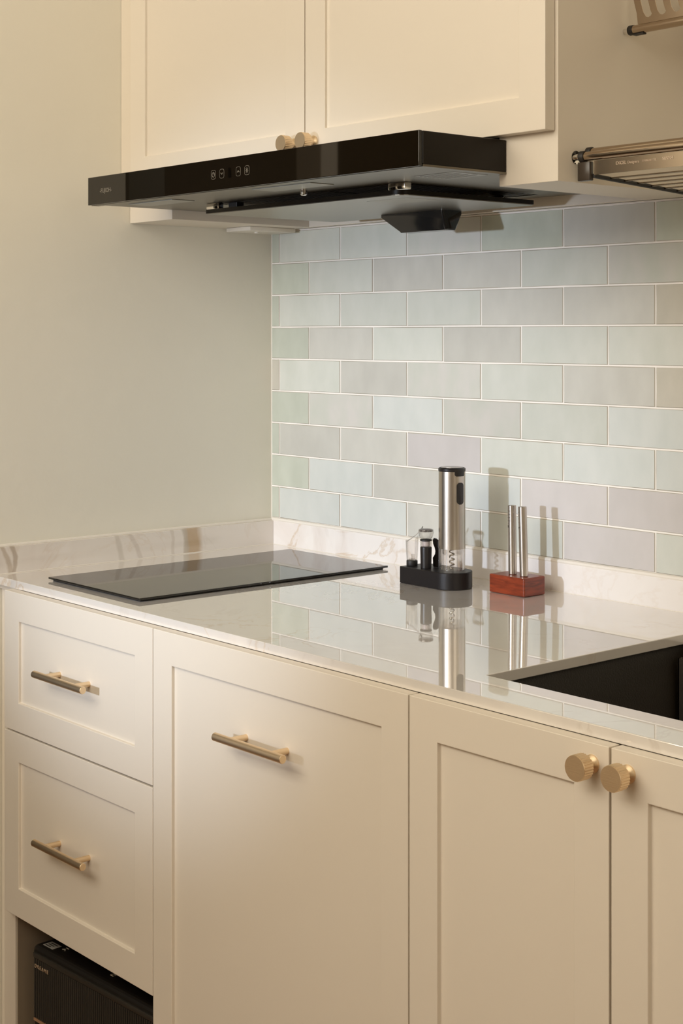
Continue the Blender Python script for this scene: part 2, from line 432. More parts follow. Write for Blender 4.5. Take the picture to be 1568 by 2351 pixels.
obj('drain', lathe(bmesh.new(), (1.42, -.30, .655), (0, 0, 1), [(.045, 0), (.045, .003), (.036, .0035), (.03, .001)]), CHROME, sk, smooth=True)
cd = thing('sink_caddy', 'stainless steel caddy hanging at the back corner of the black sink', 'caddy', (1.18, -.168, .70))
g = bmesh.new()
box(g, 1.1085, 1.26, -.1605, -.1590, .70, .841); box(g, 1.1085, 1.26, -.1660, -.1648, .70, .84); box(g, 1.1085, 1.110, -.166, -.159, .70, .84); box(g, 1.2585, 1.26, -.166, -.159, .70, .84); box(g, 1.1085, 1.26, -.166, -.159, .699, .7005)
obj('tray', g, STEEL, cd)
for hx in (1.13, 1.24): obj('hook', tube(bmesh.new(), [(hx, -.1598, .838), (hx, -.150, .848), (hx, -.1455, .842)], .0016, 6), RACKST, cd, smooth=True)

# ================================================================== BASE CABINETS
def shaker(x0, x1, z0, z1, yf, fw=.0475, th=.018, rec=.0055):
    """one moulded door or drawer front with a sunk flat panel"""
    bm = bmesh.new()
    def rect(d, y): return [bm.verts.new(p) for p in ((x0 + d, y, z0 + d), (x1 - d, y, z0 + d), (x1 - d, y, z1 - d), (x0 + d, y, z1 - d))]
    back, front, inn, pan = rect(0, yf + th), rect(0, yf), rect(fw, yf), rect(fw + .0006, yf + rec)
    bm.faces.new(list(reversed(back)))
    for a, b in ((back, front), (front, inn), (inn, pan)):
        for i in range(4): bm.faces.new((a[i], a[(i + 1) % 4], b[(i + 1) % 4], b[i]))
    bm.faces.new(pan)
    return bm
def bar_handle(parent, xa, xb, pa, pb, z, ysurf):
    bm = bmesh.new(); yb = ysurf - .030
    lathe(bm, (xa, yb, z), (1, 0, 0), [(.0052, 0), (.0058, .0006), (.0058, xb - xa - .0006), (.0052, xb - xa)], 24)
    for px in (pa, pb): lathe(bm, (px, ysurf, z), (0, -1, 0), [(.0044, 0), (.0044, .030)], 16)
    return obj('handle', bm, BRASS, parent, smooth=True, props={'label': 'brushed brass bar handle'})
def knob(parent, x, z, ysurf, r=.0138):
    bm = bmesh.new()
    lathe(bm, (x, ysurf, z), (0, -1, 0), [(.0098, 0), (.0098, .0015), (.0085, .003), (.0062, .005), (.0056, .009), (.0075, .0125), (.0090, .0135)], 32)
    def ridge(i, h): return 1 if (i // 2) % 2 == 0 else .955
    lathe(bm, (x, ysurf, z), (0, -1, 0), [(r * .93, .0132), (r, .0138), (r, .0272)], 112, mod=ridge)
    lathe(bm, (x, ysurf, z), (0, -1, 0), [(r * .955, .0270), (r * .985, .0274), (r * .96, .0282)], 48)
    return obj('knob', bm, BRASS, parent, smooth=25, props={'label': 'ridged brass knob'})
ZD = .8556
# drawer unit with the open niche
cA = thing('drawer_cabinet', 'cream drawer cabinet with two brass bar handles over an open niche', 'cabinet', (.30, -.33, 0))
g = bmesh.new()
box(g, .044, .082, -.6185, -.02, 0, .845); box(g, .5080, .5262, -.6185, -.02, 0, .845)
box(g, .082, .508, -.6175, -.02, .330, .348); box(g, .082, .508, -.6175, -.02, .827, .845)
box(g, .082, .508, -.032, -.02, 0, .827)
obj('body', g, CARC, cA)
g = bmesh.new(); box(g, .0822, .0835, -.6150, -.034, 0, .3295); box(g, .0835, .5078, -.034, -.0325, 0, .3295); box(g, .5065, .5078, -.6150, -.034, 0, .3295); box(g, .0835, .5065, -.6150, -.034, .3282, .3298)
obj('niche_shade_lining', g, mat('niche_shade_brown', (.30, .235, .165), .5), cA)  # thin boards added; the niche's shade is put into their brown
d1 = obj('drawer', shaker(.0802, .5258, .6255, ZD, YF), PAINT, cA, bevel=.0009)
bar_handle(d1, .2225, .3725, .2522, .3410, .7412, YF + .0055)
d2 = obj('drawer', shaker(.0802, .5258, .3185, .6225, YF), PAINT, cA, bevel=.0009)
bar_handle(d2, .2225, .3725, .2522, .3410, .4715, YF + .0055)
# wide pull-out door
cB = thing('pullout_cabinet', 'cream base cabinet with one wide shaker door and a brass bar handle', 'cabinet', (.80, -.33, 0))
obj('body', B(.5275, 1.0710, -.6185, -.02, .09, .845), CARC, cB)
obj('plinth', B(.5275, 1.0710, -.57, -.55, 0, .0895), CARC, cB)
dB = obj('door', shaker(.5272, 1.0712, .095, ZD, YF), PAINT, cB, bevel=.0009)
bar_handle(dB, .7140, .8630, .7452, .8341, .7390, YF + .0055)
# sink cabinet
cC = thing('sink_cabinet', 'cream sink cabinet with twin doors and two ridged brass knobs', 'cabinet', (1.37, -.33, 0))
g = bmesh.new()
box(g, 1.0730, 1.0850, -.6185, -.02, .09, .845); box(g, 1.6700, 1.6822, -.6185, -.02, .09, .845); box(g, 1.085, 1.67, -.6185, -.02, .09, .108)
box(g, 1.085, 1.67, -.03, -.02, .108, .845); box(g, 1.085, 1.67, -.6185, -.600, .790, .845); box(g, 1.085, 1.0972, -.6, -.03, .108, .62)
obj('body', g, CARC, cC)
obj('plinth', B(1.073, 1.6822, -.57, -.55, 0, .0895), CARC, cC)
dC = obj('door', shaker(1.0735, 1.3768, .095, ZD, YF), PAINT, cC, bevel=.0009)
knob(dC, 1.3545, .8335, YF)
dD = obj('door', shaker(1.3798, 1.6822, .095, ZD, YF), PAINT, cC, bevel=.0009)
knob(dD, 1.4022, .8330, YF)
cD = thing('base_cabinet', 'cream base cabinet right of the sink with plain shaker doors', 'cabinet', (1.99, -.33, 0))
obj('body', B(1.6835, 2.296, -.6185, -.02, .09, .845), CARC, cD)
obj('plinth', B(1.6835, 2.296, -.57, -.55, 0, .0895), CARC, cD)
obj('door', shaker(1.6850, 1.9885, .095, ZD, YF), PAINT, cD, bevel=.0009)
obj('door', shaker(1.9915, 2.2955, .095, ZD, YF), PAINT, cD, bevel=.0009)
struct('trim_5', B(.0005, .0435, -.600, -.58, 0, .845), PAINT)     # filler between drawers and side wall
struct('trim_6', B(.0005, 2.296, -.606, -.590, .8455, .8560), CARC)  # rail between carcasses and slab

# --- robot cleaner station in the niche
vac = thing('robot_vacuum_station', 'black ribbed robot vacuum base station standing in the open niche', 'appliance', (.1155, -.6125, 0))
VW, VD, VH = .37, .42, .2635
def vbox(*a, **k): return B(*a, **k)
X0, Y0 = .1155, -.6125
obj('body', B(X0, X0 + VW, Y0 + .006, Y0 + VD, .145, VH, bev=.010, seg=4), VACB, vac)
obj('lower_body', B(X0 + .001, X0 + VW - .001, Y0 + .05, Y0 + VD, 0, .1395, bev=.004), VACB, vac)
obj('side_cheek', B(X0 + .001, X0 + .02, Y0 + .012, Y0 + .05, 0, .1395), VACB, vac); obj('side_cheek', B(X0 + VW - .02, X0 + VW - .001, Y0 + .012, Y0 + .05, 0, .1395), VACB, vac)
obj('copper_strip', B(X0 + .010, X0 + VW - .010, Y0 + .0035, Y0 + .05, .1398, .1445), COPPER, vac)
obj('front_rim', B(X0 + .009, X0 + VW - .009, Y0 + .0025, Y0 + .008, .2445, .2540, bev=.002), VACG, vac, smooth=40)
g = bmesh.new()
n = 60
for i in range(n):
    x = X0 + .009 + (VW - .018) * (i + .5) / n
    lathe(g, (x, Y0 + .0055, .1455), (0, 0, 1), [(.0023, 0), (.0023, .0985)], 6)
obj('ribbed_front', g, VACG, vac, smooth=60, props={'kind': 'stuff'})
text('brand_lettering', 'DREAME', .0084, (X0 + .0150, Y0 + .0026, .2300), LPRINT, vac, ext=.0006, wide=1.0, gap=1.45)
obj('top_sticker', B(X0 + .016, X0 + .045, Y0 + .018, Y0 + .036, VH, VH + .0003), STICK, vac)
g = bmesh.new()
for k in range(3): box(g, X0 + .019 + k * .001, X0 + .034 + k * .003, Y0 + .0205 + k * .005, Y0 + .0225 + k * .005, VH + .0003, VH + .0005)
obj('sticker_print', g, VACG, vac)
g = bmesh.new()
tube(g, [(X0 + .056, Y0 + .030, VH + .0005), (X0 + .060, Y0 + .034, VH + .0005), (X0 + .064, Y0 + .030, VH + .0005)], .0008, 6); tube(g, [(X0 + .056, Y0 + .038, VH + .0005), (X0 + .064, Y0 + .038, VH + .0005)], .0008, 6)
obj('button_icon', g, PRINT, vac)
g = bmesh.new()
tube(g, [(X0 + .196, Y0 + .030, VH + .0005), (X0 + .203, Y0 + .030, VH + .0005), (X0 + .203, Y0 + .036, VH + .0005), (X0 + .196, Y0 + .036, VH + .0005), (X0 + .196, Y0 + .030, VH + .0005)], .0009, 6)
obj('button_icon', g, PRINT, vac)
vac.rotation_euler.z = math.radians(2.5)

# ================================================================== UPPER CABINET
YC, YD = -.3387, -.359
uc = thing('wall_cabinet', 'cream wall cabinet with two shaker doors and ridged knobs above the hood', 'cabinet', (.52, -.17, 1.49))
ZB = 1.4888
g = bmesh.new()
box(g, .1376, .936, YC, -.0106, 1.602, 2.52)
box(g, .0006, .1376, YC, -.0106, ZB, 2.52); box(g, .936, 1.043, YC, -.0106, ZB, 2.52)
box(g, .1376, .936, -.024, -.0106, ZB, 1.602)
obj('body', g, PAINT, uc, bevel=.0006)
ld = obj('door', shaker(.0335, .5336, 1.5562, 2.50, YD, fw=.0475, th=.0195), PAINT, uc, bevel=.0009)
knob(ld, .5090, 1.5850, YD, r=.0130)
rd = obj('door', shaker(.5362, 1.0385, 1.5562, 2.50, YD, fw=.0475, th=.0195), PAINT, uc, bevel=.0009)
knob(rd, .5570, 1.5850, YD, r=.0130)
obj('scribe_strip', B(.0006, .0318, YD + .0015, YC - .0002, 1.5562, 2.50), CARC, uc)
uc2 = thing('wall_cabinet', 'cream wall cabinet at the far end of the steel dish racks', 'cabinet', (2.03, -.17, 1.49))
obj('body', B(1.600, 2.296, YC, -.0106, ZB, 2.52), PAINT, uc2)
obj('door', shaker(1.601, 2.295, 1.5562, 2.50, YD, th=.0195), PAINT, uc2, bevel=.0009)

# small white box screwed under the left end of the cabinet
ub = thing('under_cabinet_sensor_box', 'small white plastic box fixed below the left end of the wall cabinet', 'sensor box', (.052, -.07, 1.4805))
obj('housing', B(.016, .092, -.130, -.020, 1.4808, ZB - .0002, bev=.0012), WHITEP, ub, smooth=True)
obj('button', lathe(bmesh.new(), (.060, -.090, 1.4808), (0, 0, -1), [(.0045, 0), (.0045, .0025), (.003, .0032)], 16), WHITEP, ub, smooth=True)

# ================================================================== COOKER HOOD
hd = thing('cooker_hood', 'slim black glass cooker hood jutting out below the wall cabinet', 'cooker hood', (.54, -.30, 1.4505))
HX0, HX1, HY, HZ0, HZ1 = .1258, .9500, -.504, 1.5045, 1.5522
g = bmesh.new()
box(g, HX0 + .001, HX1, HY + .0065, YC - .0006, HZ0 + .003, HZ1 - .0005)        # black shell
obj('shell', g, HOODM, hd, bevel=.0012)
g = bmesh.new()
box(g, .1395, .9345, YC - .0006, -.034, HZ0 + .003, 1.596)
obj('motor_casing', g, HOODM, hd)
gl = obj('front_glass', B(HX0, HX1 - .0012, HY, HY + .006, HZ0 + .0005, HZ1, bev=.0008), GLASSB, hd)
text('brand_lettering', '-FUJIOH-', .0105, (.1640, HY - .0001, 1.5238), HPRINT, hd, ext=.0001, wide=.92)
def rrect_ring(bm, cx, cz, w_, h_, r_, t_, y):
    def pts(w2, h2, rr):
        out = []
        for sx, sz, a0 in ((1, 1, 0), (-1, 1, 90), (-1, -1, 180), (1, -1, 270)):
            for k in range(5):
                t = math.radians(a0 + k * 22.5); out.append((cx + sx * (w2 - rr) + rr * math.cos(t), cz + sz * (h2 - rr) + rr * math.sin(t)))
        return out
    A = [bm.verts.new((x, y, z)) for x, z in pts(w_ / 2, h_ / 2, r_)]; Bv = [bm.verts.new((x, y, z)) for x, z in pts(w_ / 2 - t_, h_ / 2 - t_, r_ - t_)]
    C_ = [bm.verts.new((v.co.x, y + .0003, v.co.z)) for v in A]
    for i in range(20):
        j = (i + 1) % 20; bm.faces.new((A[i], A[j], Bv[j], Bv[i])); bm.faces.new((A[j], A[i], C_[i], C_[j]))
def stroke(bm, pts, y, r=.00035): tube(bm, [(x, y, z) for x, z in pts], r, 6)
for k, cx in enumerate((.4917, .5135, .5553, .5768)):
    g = bmesh.new(); y = HY - .0002; cz = 1.5290
    rrect_ring(g, cx, cz, .0115, .0140, .0035, .0004, y)
    if k == 0:
        stroke(g, [(cx + .0032 * math.cos(math.radians(a)), cz + .0038 * math.sin(math.radians(a))) for a in range(120, 421, 20)], y); stroke(g, [(cx, cz + .0005), (cx, cz + .0042)], y)
    elif k == 1: stroke(g, [(cx - .0025, cz + .0012), (cx, cz - .0012), (cx + .0025, cz + .0012)], y, .0005)
    elif k == 2: stroke(g, [(cx - .0025, cz - .0012), (cx, cz + .0012), (cx + .0025, cz - .0012)], y, .0005)
    else:
        stroke(g, [(cx + .0014 * math.cos(math.radians(a)), cz + .0014 * math.sin(math.radians(a))) for a in range(0, 361, 30)], y)
        for a in range(0, 360, 45): stroke(g, [(cx + .0022 * math.cos(math.radians(a)), cz + .0022 * math.sin(math.radians(a))), (cx + .0035 * math.cos(math.radians(a)), cz + .0042 * math.sin(math.radians(a)))], y, .0003)
    obj('touch_button', g, HPRINT, hd)
obj('display_window', B(.5300, .5375, HY - .0002, HY + .0001, 1.5215, 1.5365), mat('display_dark', (.004, .003, .002), .05, spec=.3), hd)
# underside pan with the sunk filter bay
FX0, FX1, FY0, FY1 = .300, .770, -.372, -.075
g = bmesh.new()
zb, zt = HZ0, HZ0 + .003
box(g, .150, .9345, HY + .0065, FY0, zb, zt); box(g, .150, FX0, FY0, -.036, zb, zt); box(g, FX1, .9345, FY0, -.036, zb, zt); box(g, FX0, FX1, FY1, -.036, zb, zt)
box(g, HX0 + .001, .150, HY + .0065, HY + .020, zb, zt); box(g, .9345, HX1, HY + .0065, YC - .001, zb, zt)
obj('underside_pan', g, HOODU, hd)
g = bmesh.new()
for i in range(24):
    y = FY0 + .008 + i * .012
    box(g, FX0, FX1, y, y + .005, HZ0 + .0005, HZ0 + .0029)
obj('filter_slats', g, FILT, hd, props={'kind': 'stuff'})
# oil plate hung below
def plate():
    x0, x1, y0, y1, r = .289, .776, -.3745, -.087, .022
    pts = []
    for cx, cy, a0 in ((x1 - r * .4, y1 - r * .4, 0), (x0 + r * .4, y1 - r * .4, 90), (x0 + .003, y0 + .003, 180), (x1 - r, y0 + r, 270)):
        rr = {0: r * .4, 90: r * .4, 180: .003, 270: r}[a0]
        for k in range(6):
            t = math.radians(a0 + k * 18); pts.append((cx + rr * math.cos(t), cy + rr * math.sin(t)))
    return pts
PZ0, PZ1 = 1.4868, 1.4945
op = obj('oil_plate', prism(bmesh.new(), plate(), (0, 0, PZ0 + .0012), (1, 0, 0), (0, 1, 0), (0, 0, PZ1 - PZ0 - .0012)), HOODM, hd, smooth=30)
pin = [(x * .994 + .0032, y * .992 - .0018) for x, y in plate()]
obj('plate_face', prism(bmesh.new(), pin, (0, 0, PZ0), (1, 0, 0), (0, 1, 0), (0, 0, .0012)), PLATEM, op)
obj('plate_label', prism(bmesh.new(), [(.655, -.335), (.745, -.335), (.745, -.27), (.655, -.27)], (0, 0, PZ0 - .0002), (1, 0, 0), (0, 1, 0), (0, 0, .0002)), SMUDGE, op, props={'label': 'pale adhesive label'})
for (xa, xb, ya, yb) in ((.752, .788, -.380, -.366), (.296, .330, -.378, -.366), (.700, .722, -.110, -.098)):
    obj('clip', B(xa, xb, ya, yb, PZ1 - .001, HZ0, bev=.002), CHROME, hd, smooth=True)
obj('catch_pin', lathe(bmesh.new(), (.589, -.405, HZ0), (0, 0, -1), [(.0055, 0), (.0055, .007), (.003, .0085)], 16), CHROME, hd, smooth=True)
obj('catch_block', B(.335, .358, -.36, -.345, PZ1, HZ0, bev=.001), RUB, hd)
for (xa, xb, ya, yb) in ((.20, .33, -.470, -.425), (.55, .69, -.475, -.430)):
    obj('lamp_lens', B(xa, xb, ya, yb, HZ0 - .0012, HZ0 - .0001, bev=.0004), SMUDGE, hd)
g = bmesh.new(); box(g, .85, .93, -.42, -.355, HZ0 - .0004, HZ0 - .0001)
rl = obj('rating_label', g, PLATEM, hd)
g = bmesh.new()
for k in range(7): box(g, .855, .915 + .01 * (k % 2), -.413 + k * .008, -.410 + k * .008, HZ0 - .0006, HZ0 - .0004)
obj('label_print', g, HOODU, rl, props={'kind': 'stuff'})
# oil cup: a hopper-shaped tray hung under the plate
def cup():
    bm = bmesh.new(); zt, zb = PZ0 - .0002, 1.4540
    def ring(x0, x1, y0, y1, z, r=.004):
        out = []
        for cx, cy, a0 in ((x1 - r, y1 - r, 0), (x0 + r, y1 - r, 90), (x0 + r, y0 + r, 180), (x1 - r, y0 + r, 270)):
            for k in range(4):
                t = math.radians(a0 + k * 30); out.append(bm.verts.new((cx + r * math.cos(t), cy + r * math.sin(t), z)))
        return out
    rs = [ring(.466, .6175, -.1370, -.0910, zt), ring(.466, .6175, -.1370, -.0910, zt - .0042), ring(.5165, .628, -.1400, -.1150, zb + .002), ring(.5175, .627, -.1390, -.1155, zb)]
    for a, b in zip(rs, rs[1:]):
        for i in range(16): bm.faces.new((a[i], a[(i + 1) % 16], b[(i + 1) % 16], b[i]))
    bm.faces.new(rs[0]); bm.faces.new(list(reversed(rs[-1])))
    return bm
obj('oil_cup', cup(), mat('oil_cup_black', (.016, .015, .014), .12), hd, smooth=40)

# ================================================================== THINGS ON THE WORKTOP
# --- corkscrew set
CX, CY = .6155, -.1136
st = thing('corkscrew_stand', 'black rounded stand holding the electric corkscrew set', 'stand', (.58, -.12, ZC))
out = [(.5255, -.147)] + [(CX + .0334 * math.cos(math.radians(a)), CY + .0334 * math.sin(math.radians(a))) for a in range(-90, 91, 10)] + [(.545, -.0835), (.5255, -.092)]
bm = prism(bmesh.new(), out, (0, 0, ZC + .0002), (1, 0, 0), (0, 1, 0), (0, 0, .0278))
obj('base', bm, BLKM, st, smooth=30, bevel=.0012)
ZS = ZC + .0284
cs = thing('electric_corkscrew', 'brushed steel electric corkscrew standing upright in the black stand', 'corkscrew', (CX, CY, ZS))
R = .0219
obj('body', lathe(bmesh.new(), (CX, CY, 0), (0, 0, 1), [(R, .9345), (R, 1.0622)], 64), STEEL, cs, smooth=True)
g = bmesh.new()
lathe(g, (CX, CY, 0), (0, 0, 1), [(R + .0002, 1.0605), (R + .0005, 1.0622), (R + .0005, 1.0650), (R - .0015, 1.0668)], 64)
obj('cap', g, BLK, cs, smooth=True)
obj('cap_button', lathe(bmesh.new(), (CX, CY, 0), (0, 0, 1), [(R - .004, 1.0662), (R - .0042, 1.0672)], 48), mat('cap_silver', (.45, .42, .40), .3, .8), cs, smooth=True)
def curved_patch(a_of, z0, z1, nz, rad, th, edge):
    """plate bent round the body: a_of(z) gives the angle range (degrees) at height z"""
    bm = bmesh.new(); na = 10; F, Bk = [], []
    for j in range(nz + 1):
        z = z0 + (z1 - z0) * j / nz; a0, a1 = a_of(z); fr, bk = [], []
        for i in range(na + 1):
            t = math.radians(a0 + (a1 - a0) * i / na)
            rr = rad + th
            fr.append(bm.verts.new((CX + rr * math.cos(t), CY + rr * math.sin(t), z))); bk.append(bm.verts.new((CX + (rad - .001) * math.cos(t), CY + (rad - .001) * math.sin(t), z)))
        F.append(fr); Bk.append(bk)
    for j in range(nz):
        for i in range(na): bm.faces.new((F[j][i], F[j][i + 1], F[j + 1][i + 1], F[j + 1][i]))
        bm.faces.new((F[j][0], F[j + 1][0], Bk[j + 1][0], Bk[j][0])); bm.faces.new((F[j + 1][na], F[j][na], Bk[j][na], Bk[j + 1][na]))
    for i in range(na): bm.faces.new((F[0][i + 1], F[0][i], Bk[0][i], Bk[0][i + 1])); bm.faces.new((F[nz][i], F[nz][i + 1], Bk[nz][i + 1], Bk[nz][i]))
    return bm
AC = -7                                                    # button side faces right of the camera
def a_btn(z):
    m_ = (1.0436 - .0058) ; lo = 1.0075 + .0058; h = 17
    if z > m_: h *= math.sqrt(max(0.02, 1 - ((z - m_) / .0058) ** 2))
    if z < lo: h *= math.sqrt(max(0.02, 1 - ((lo - z) / .0058) ** 2))
    return AC - h, AC + h
obj('push_button', curved_patch(a_btn, 1.0078, 1.0433, 28, R, .0012, 0), mat('glossy_black', (.02, .017, .017), .22), cs, smooth=40)
def a_flap(z):
    k = max(0, (1.0555 - z) / .002) ; k = min(k, 1)
    return AC - 26 + k * 6, AC + 24 - k * 4
obj('cap_flap', curved_patch(a_flap, 1.0535, 1.0635, 8, R, .0009, 0), BLK, cs, smooth=40)
flute = lambda i, h: 1 + .05 * math.cos(2 * PI * i / 96 * 16)
g = bmesh.new()
lathe(g, (CX, CY, 0), (0, 0, 1), [(R - .0005, ZS + .0003), (R - .0003, .9345)], 96, caps=False)
lathe(g, (CX, CY, 0), (0, 0, 1), [(R - .0035, ZS + .0004), (R - .0035, .9345)], 96, mod=flute, caps=False)
obj('clear_sleeve', g, CLEAR, cs, smooth=60)
g = bmesh.new(); lathe(g, (CX, CY, 0), (0, 0, 1), [(.014, .9240), (.0155, .9255), (.0155, .9335), (.012, .9345)], 32, caps=False)
obj('inner_collar', g, CLEAR, cs, smooth=60)
obj('worm', tube(bmesh.new(), [(CX + .0040 * math.cos(t), CY + .0040 * math.sin(t), .934 - .0032 * t / (2 * PI) * 2.6) for t in [i * .35 for i in range(72)]], .0012, 6), CHROME, cs, smooth=True)
# --- wine pourer
px, py = .5340, -.1265
wp = thing('wine_pourer', 'clear plastic wine pourer with black foot at the end of the stand', 'pourer', (px, py, ZS))
obj('foot', lathe(bmesh.new(), (px, py, ZS), (0, 0, 1), [(.0092, 0), (.0094, .0005), (.0094, .0078), (.009, .0085)], 32), RUB, wp, smooth=True)
g = bmesh.new()
seg = 40; prof = [(.0090, .0085), (.0094, .016), (.0103, .030), (.0108, .042)]
rings = []
for j, (r_, h) in enumerate(prof):
    rings.append([g.verts.new((px + r_ * math.cos(2 * PI * i / seg), py + r_ * math.sin(2 * PI * i / seg), ZS + h + (.009 * max(0, math.cos(2 * PI * i / seg - math.radians(40))) ** 2 if j == 3 else 0))) for i in range(seg)])
for a, b in zip(rings, rings[1:]):
    for i in range(seg): g.faces.new((a[i], a[(i + 1) % seg], b[(i + 1) % seg], b[i]))
obj('cup', g, CLEAR, wp, smooth=60)
g = bmesh.new()
sp = [(-.0095, -.002, .040), (-.002, .003, .046), (.005, .008, .053), (.011, .011, .060), (.0135, .012, .0645)]
ra = []
for k, (dx, dy, dz) in enumerate(sp):
    hw = (.0060, .0055, .0042, .003, .0018)[k]
    ra.append([g.verts.new((px + dx - .5 * hw, py + dy + hw * .8, ZS + dz)), g.verts.new((px + dx, py + dy, ZS + dz - .0016)), g.verts.new((px + dx + .5 * hw, py + dy - hw * .8, ZS + dz))])
for a, b in zip(ra, ra[1:]):
    for i in range(2): g.faces.new((a[i], a[i + 1], b[i + 1], b[i]))
so = obj('spout', g, CLEAR, wp, smooth=60)
md = so.modifiers.new('wall', 'SOLIDIFY'); md.thickness = .0006
obj('spout_tip', tube(bmesh.new(), [(px + .0100, py + .0105, ZS + .0590), (px + .0135, py + .012, ZS + .0650)], .0007, 6), BLK, wp, smooth=True)
g = bmesh.new(); box(g, px + .0005, px + .0055, py - .003, py + .001, ZS + .0088, ZS + .0190); tube(g, [(px - .006, py, ZS + .0100), (px + .006, py, ZS + .0100)], .002, 8)
obj('aerator', g, CLEAR, wp)
# --- vacuum stopper
sx, sy = .5700, -.1288
vs = thing('vacuum_wine_stopper', 'clear domed vacuum stopper on a black barrel beside the steel corkscrew', 'wine stopper', (sx, sy, ZS))
obj('barrel', lathe(bmesh.new(), (sx, sy, ZS), (0, 0, 1), [(.0088, 0), (.0096, .032), (.0094, .0345), (.0085, .0352)], 40), BLK, vs, smooth=True)
obj('clear_neck', lathe(bmesh.new(), (sx, sy, ZS), (0, 0, 1), [(.0094, .0352), (.0094, .0445)], 48, mod=lambda i, h: 1 + .03 * math.cos(2 * PI * i / 48 * 12), caps=False), CLEAR, vs, smooth=60)
obj('inner_plunger', lathe(bmesh.new(), (sx, sy, ZS), (0, 0, 1), [(.005, .0352), (.0068, .037), (.0068, .0440), (.004, .0450)], 24), mat('pale_plastic', (.55, .48, .47), .4), vs, smooth=True)
obj('seal_ring', lathe(bmesh.new(), (sx, sy, ZS), (0, 0, 1), [(.0085, .0445), (.0098, .0452), (.0098, .0468), (.0085, .0475)], 40), RUB, vs, smooth=True)
obj('bulb', lathe(bmesh.new(), (sx, sy, ZS), (0, 0, 1), [(.0080, .0475), (.0095, .0490), (.0118, .0535), (.0129, .0585), (.0130, .0615), (.0124, .0635)], 48, caps=False), CLEAR, vs, smooth=60)
obj('bulb_cap', lathe(bmesh.new(), (sx, sy, ZS), (0, 0, 1), [(.0100, .0598), (.0118, .0606), (.0121, .0628), (.0100, .0642), (.0040, .0648)], 40), mat('smoky_cap', (.10, .085, .085), .15), vs, smooth=True)
# --- foil cutter behind
fx, fy = .5735, -.1120
fc = [(0, 0), (.0145, 0), (.0155, .012), (.0155, .030), (.0140, .0385), (.0110, .0440), (.0060, .0472), (.0008, .0475), (-.0010, .0440), (.0000, .0380), (.0028, .0320), (.0042, .0265), (.0035, .0215), (.0010, .0175), (-.0008, .0150)]
tag(obj('foil_cutter', prism(bmesh.new(), fc, (fx - .004, fy, ZS), (.97, .24, 0), (0, 0, 1), (-.0030, .0040, 0)), BLK, smooth=30, bevel=.0008), 'curved black foil cutter standing between the stopper and the corkscrew', 'foil cutter')

# --- salt and pepper block
wb = tag(obj('shaker_block', B(.6850, .7610, -.0985, -.0490, ZC + .0003, .8998, bev=.0022, seg=3), WOOD), 'red stained wooden block holding two steel shaker tubes', 'stand')
def shaker_tube(x, y, lean, letter, rows, label):
    t = thing('shaker_tube', label, 'shaker', (x, y, .8995), 'steel salt and pepper tubes in the wooden block')
    ht = .1105; r_ = .0068
    obj('tube_body', lathe(bmesh.new(), (x, y, .9001), (0, 0, 1), [(r_ - .0006, 0), (r_, .0006), (r_, ht - .0006), (r_ - .0006, ht)], 40), STEEL, t, smooth=True)
    g = bmesh.new()
    for (ang, k0, k1) in rows:
        for k in range(k0, k1):
            a = math.radians(ang); p = (x + r_ * math.cos(a), y + r_ * math.sin(a), .9001 + ht - .009 - k * .0052)
            lathe(g, p, (math.cos(a), math.sin(a), 0), [(.00062, -.0004), (.00062, .00015)], 8)
    obj('shaker_holes', g, RUB, t)
    a = math.radians(-112); o_ = (x + (r_ + .0001) * math.cos(a) - .0012 * -math.sin(a), y + (r_ + .0001) * math.sin(a) - .0012 * math.cos(a), .9001 + ht - .0355)
    text('letter', letter, .0052, o_, RUB, t, ux=(-math.sin(a), math.cos(a), 0))
    t.rotation_euler.y = math.radians(lean)
shaker_tube(.7165, -.0770, -.9, 'S', ((-112, 0, 6), (-78, 0, 4)), 'steel salt shaker tube lettered S with two rows of holes')
shaker_tube(.7430, -.0790, -1.9, 'P', ((-112, 0, 4),), 'steel pepper shaker tube lettered P with one row of holes')

# ================================================================== DISH RACKS
RX0, RX1 = 1.0435, 1.5995
r1 = thing('drying_rack', 'lower stainless wire tray rack with embossed maker plate beside the wall cabinet', 'dish rack', (1.40, -.17, 1.485))
obj('rail', lathe(bmesh.new(), (1.0605, -.3030, 1.5222), (1, 0, 0), [(.0058, 0), (.0062, .0004), (.0062, RX1 - .012 - 1.0605)], 24), RACKST, r1, smooth=True)
obj('rail', lathe(bmesh.new(), (1.0605, -.2885, 1.5285), (1, 0, 0), [(.0058, 0), (.0062, .0004), (.0062, RX1 - .012 - 1.0605)], 24), RACKST, r1, smooth=True)
for (yy, zz) in ((-.3030, 1.5222), (-.2885, 1.5285)):
    obj('end_cap', lathe(bmesh.new(), (1.0520, yy, zz), (1, 0, 0), [(.0070, 0), (.0078, .0008), (.0078, .0078), (.0072, .0088)], 24), RUB, r1, smooth=True)
    obj('end_cap', lathe(bmesh.new(), (RX1 - .0125, yy, zz), (1, 0, 0), [(.0072, 0), (.0078, .0008), (.0078, .008), (.0070, .009)], 24), RUB, r1, smooth=True)
obj('wall_screw', lathe(bmesh.new(), (RX0, -.3035, 1.5222), (1, 0, 0), [(.0092, 0), (.0092, .0010), (.0042, .0014), (.0042, .0088)], 20), CHROME, r1, smooth=True)
obj('wall_screw', lathe(bmesh.new(), (RX1, -.3045, 1.5225), (-1, 0, 0), [(.0078, 0), (.0078, .0010), (.0040, .0014), (.0040, .0034)], 20), CHROME, r1, smooth=True)
obj('end_block', B(1.0490, 1.0700, -.3065, -.2980, 1.4895, 1.5150, bev=.0012), mat('smoked_plastic', (.045, .033, .024), .25), r1, smooth=True)
fp = obj('front_plate', B(1.0735, RX1 - .012, -.3012, -.2998, 1.4968, 1.5158), RACKST, r1)
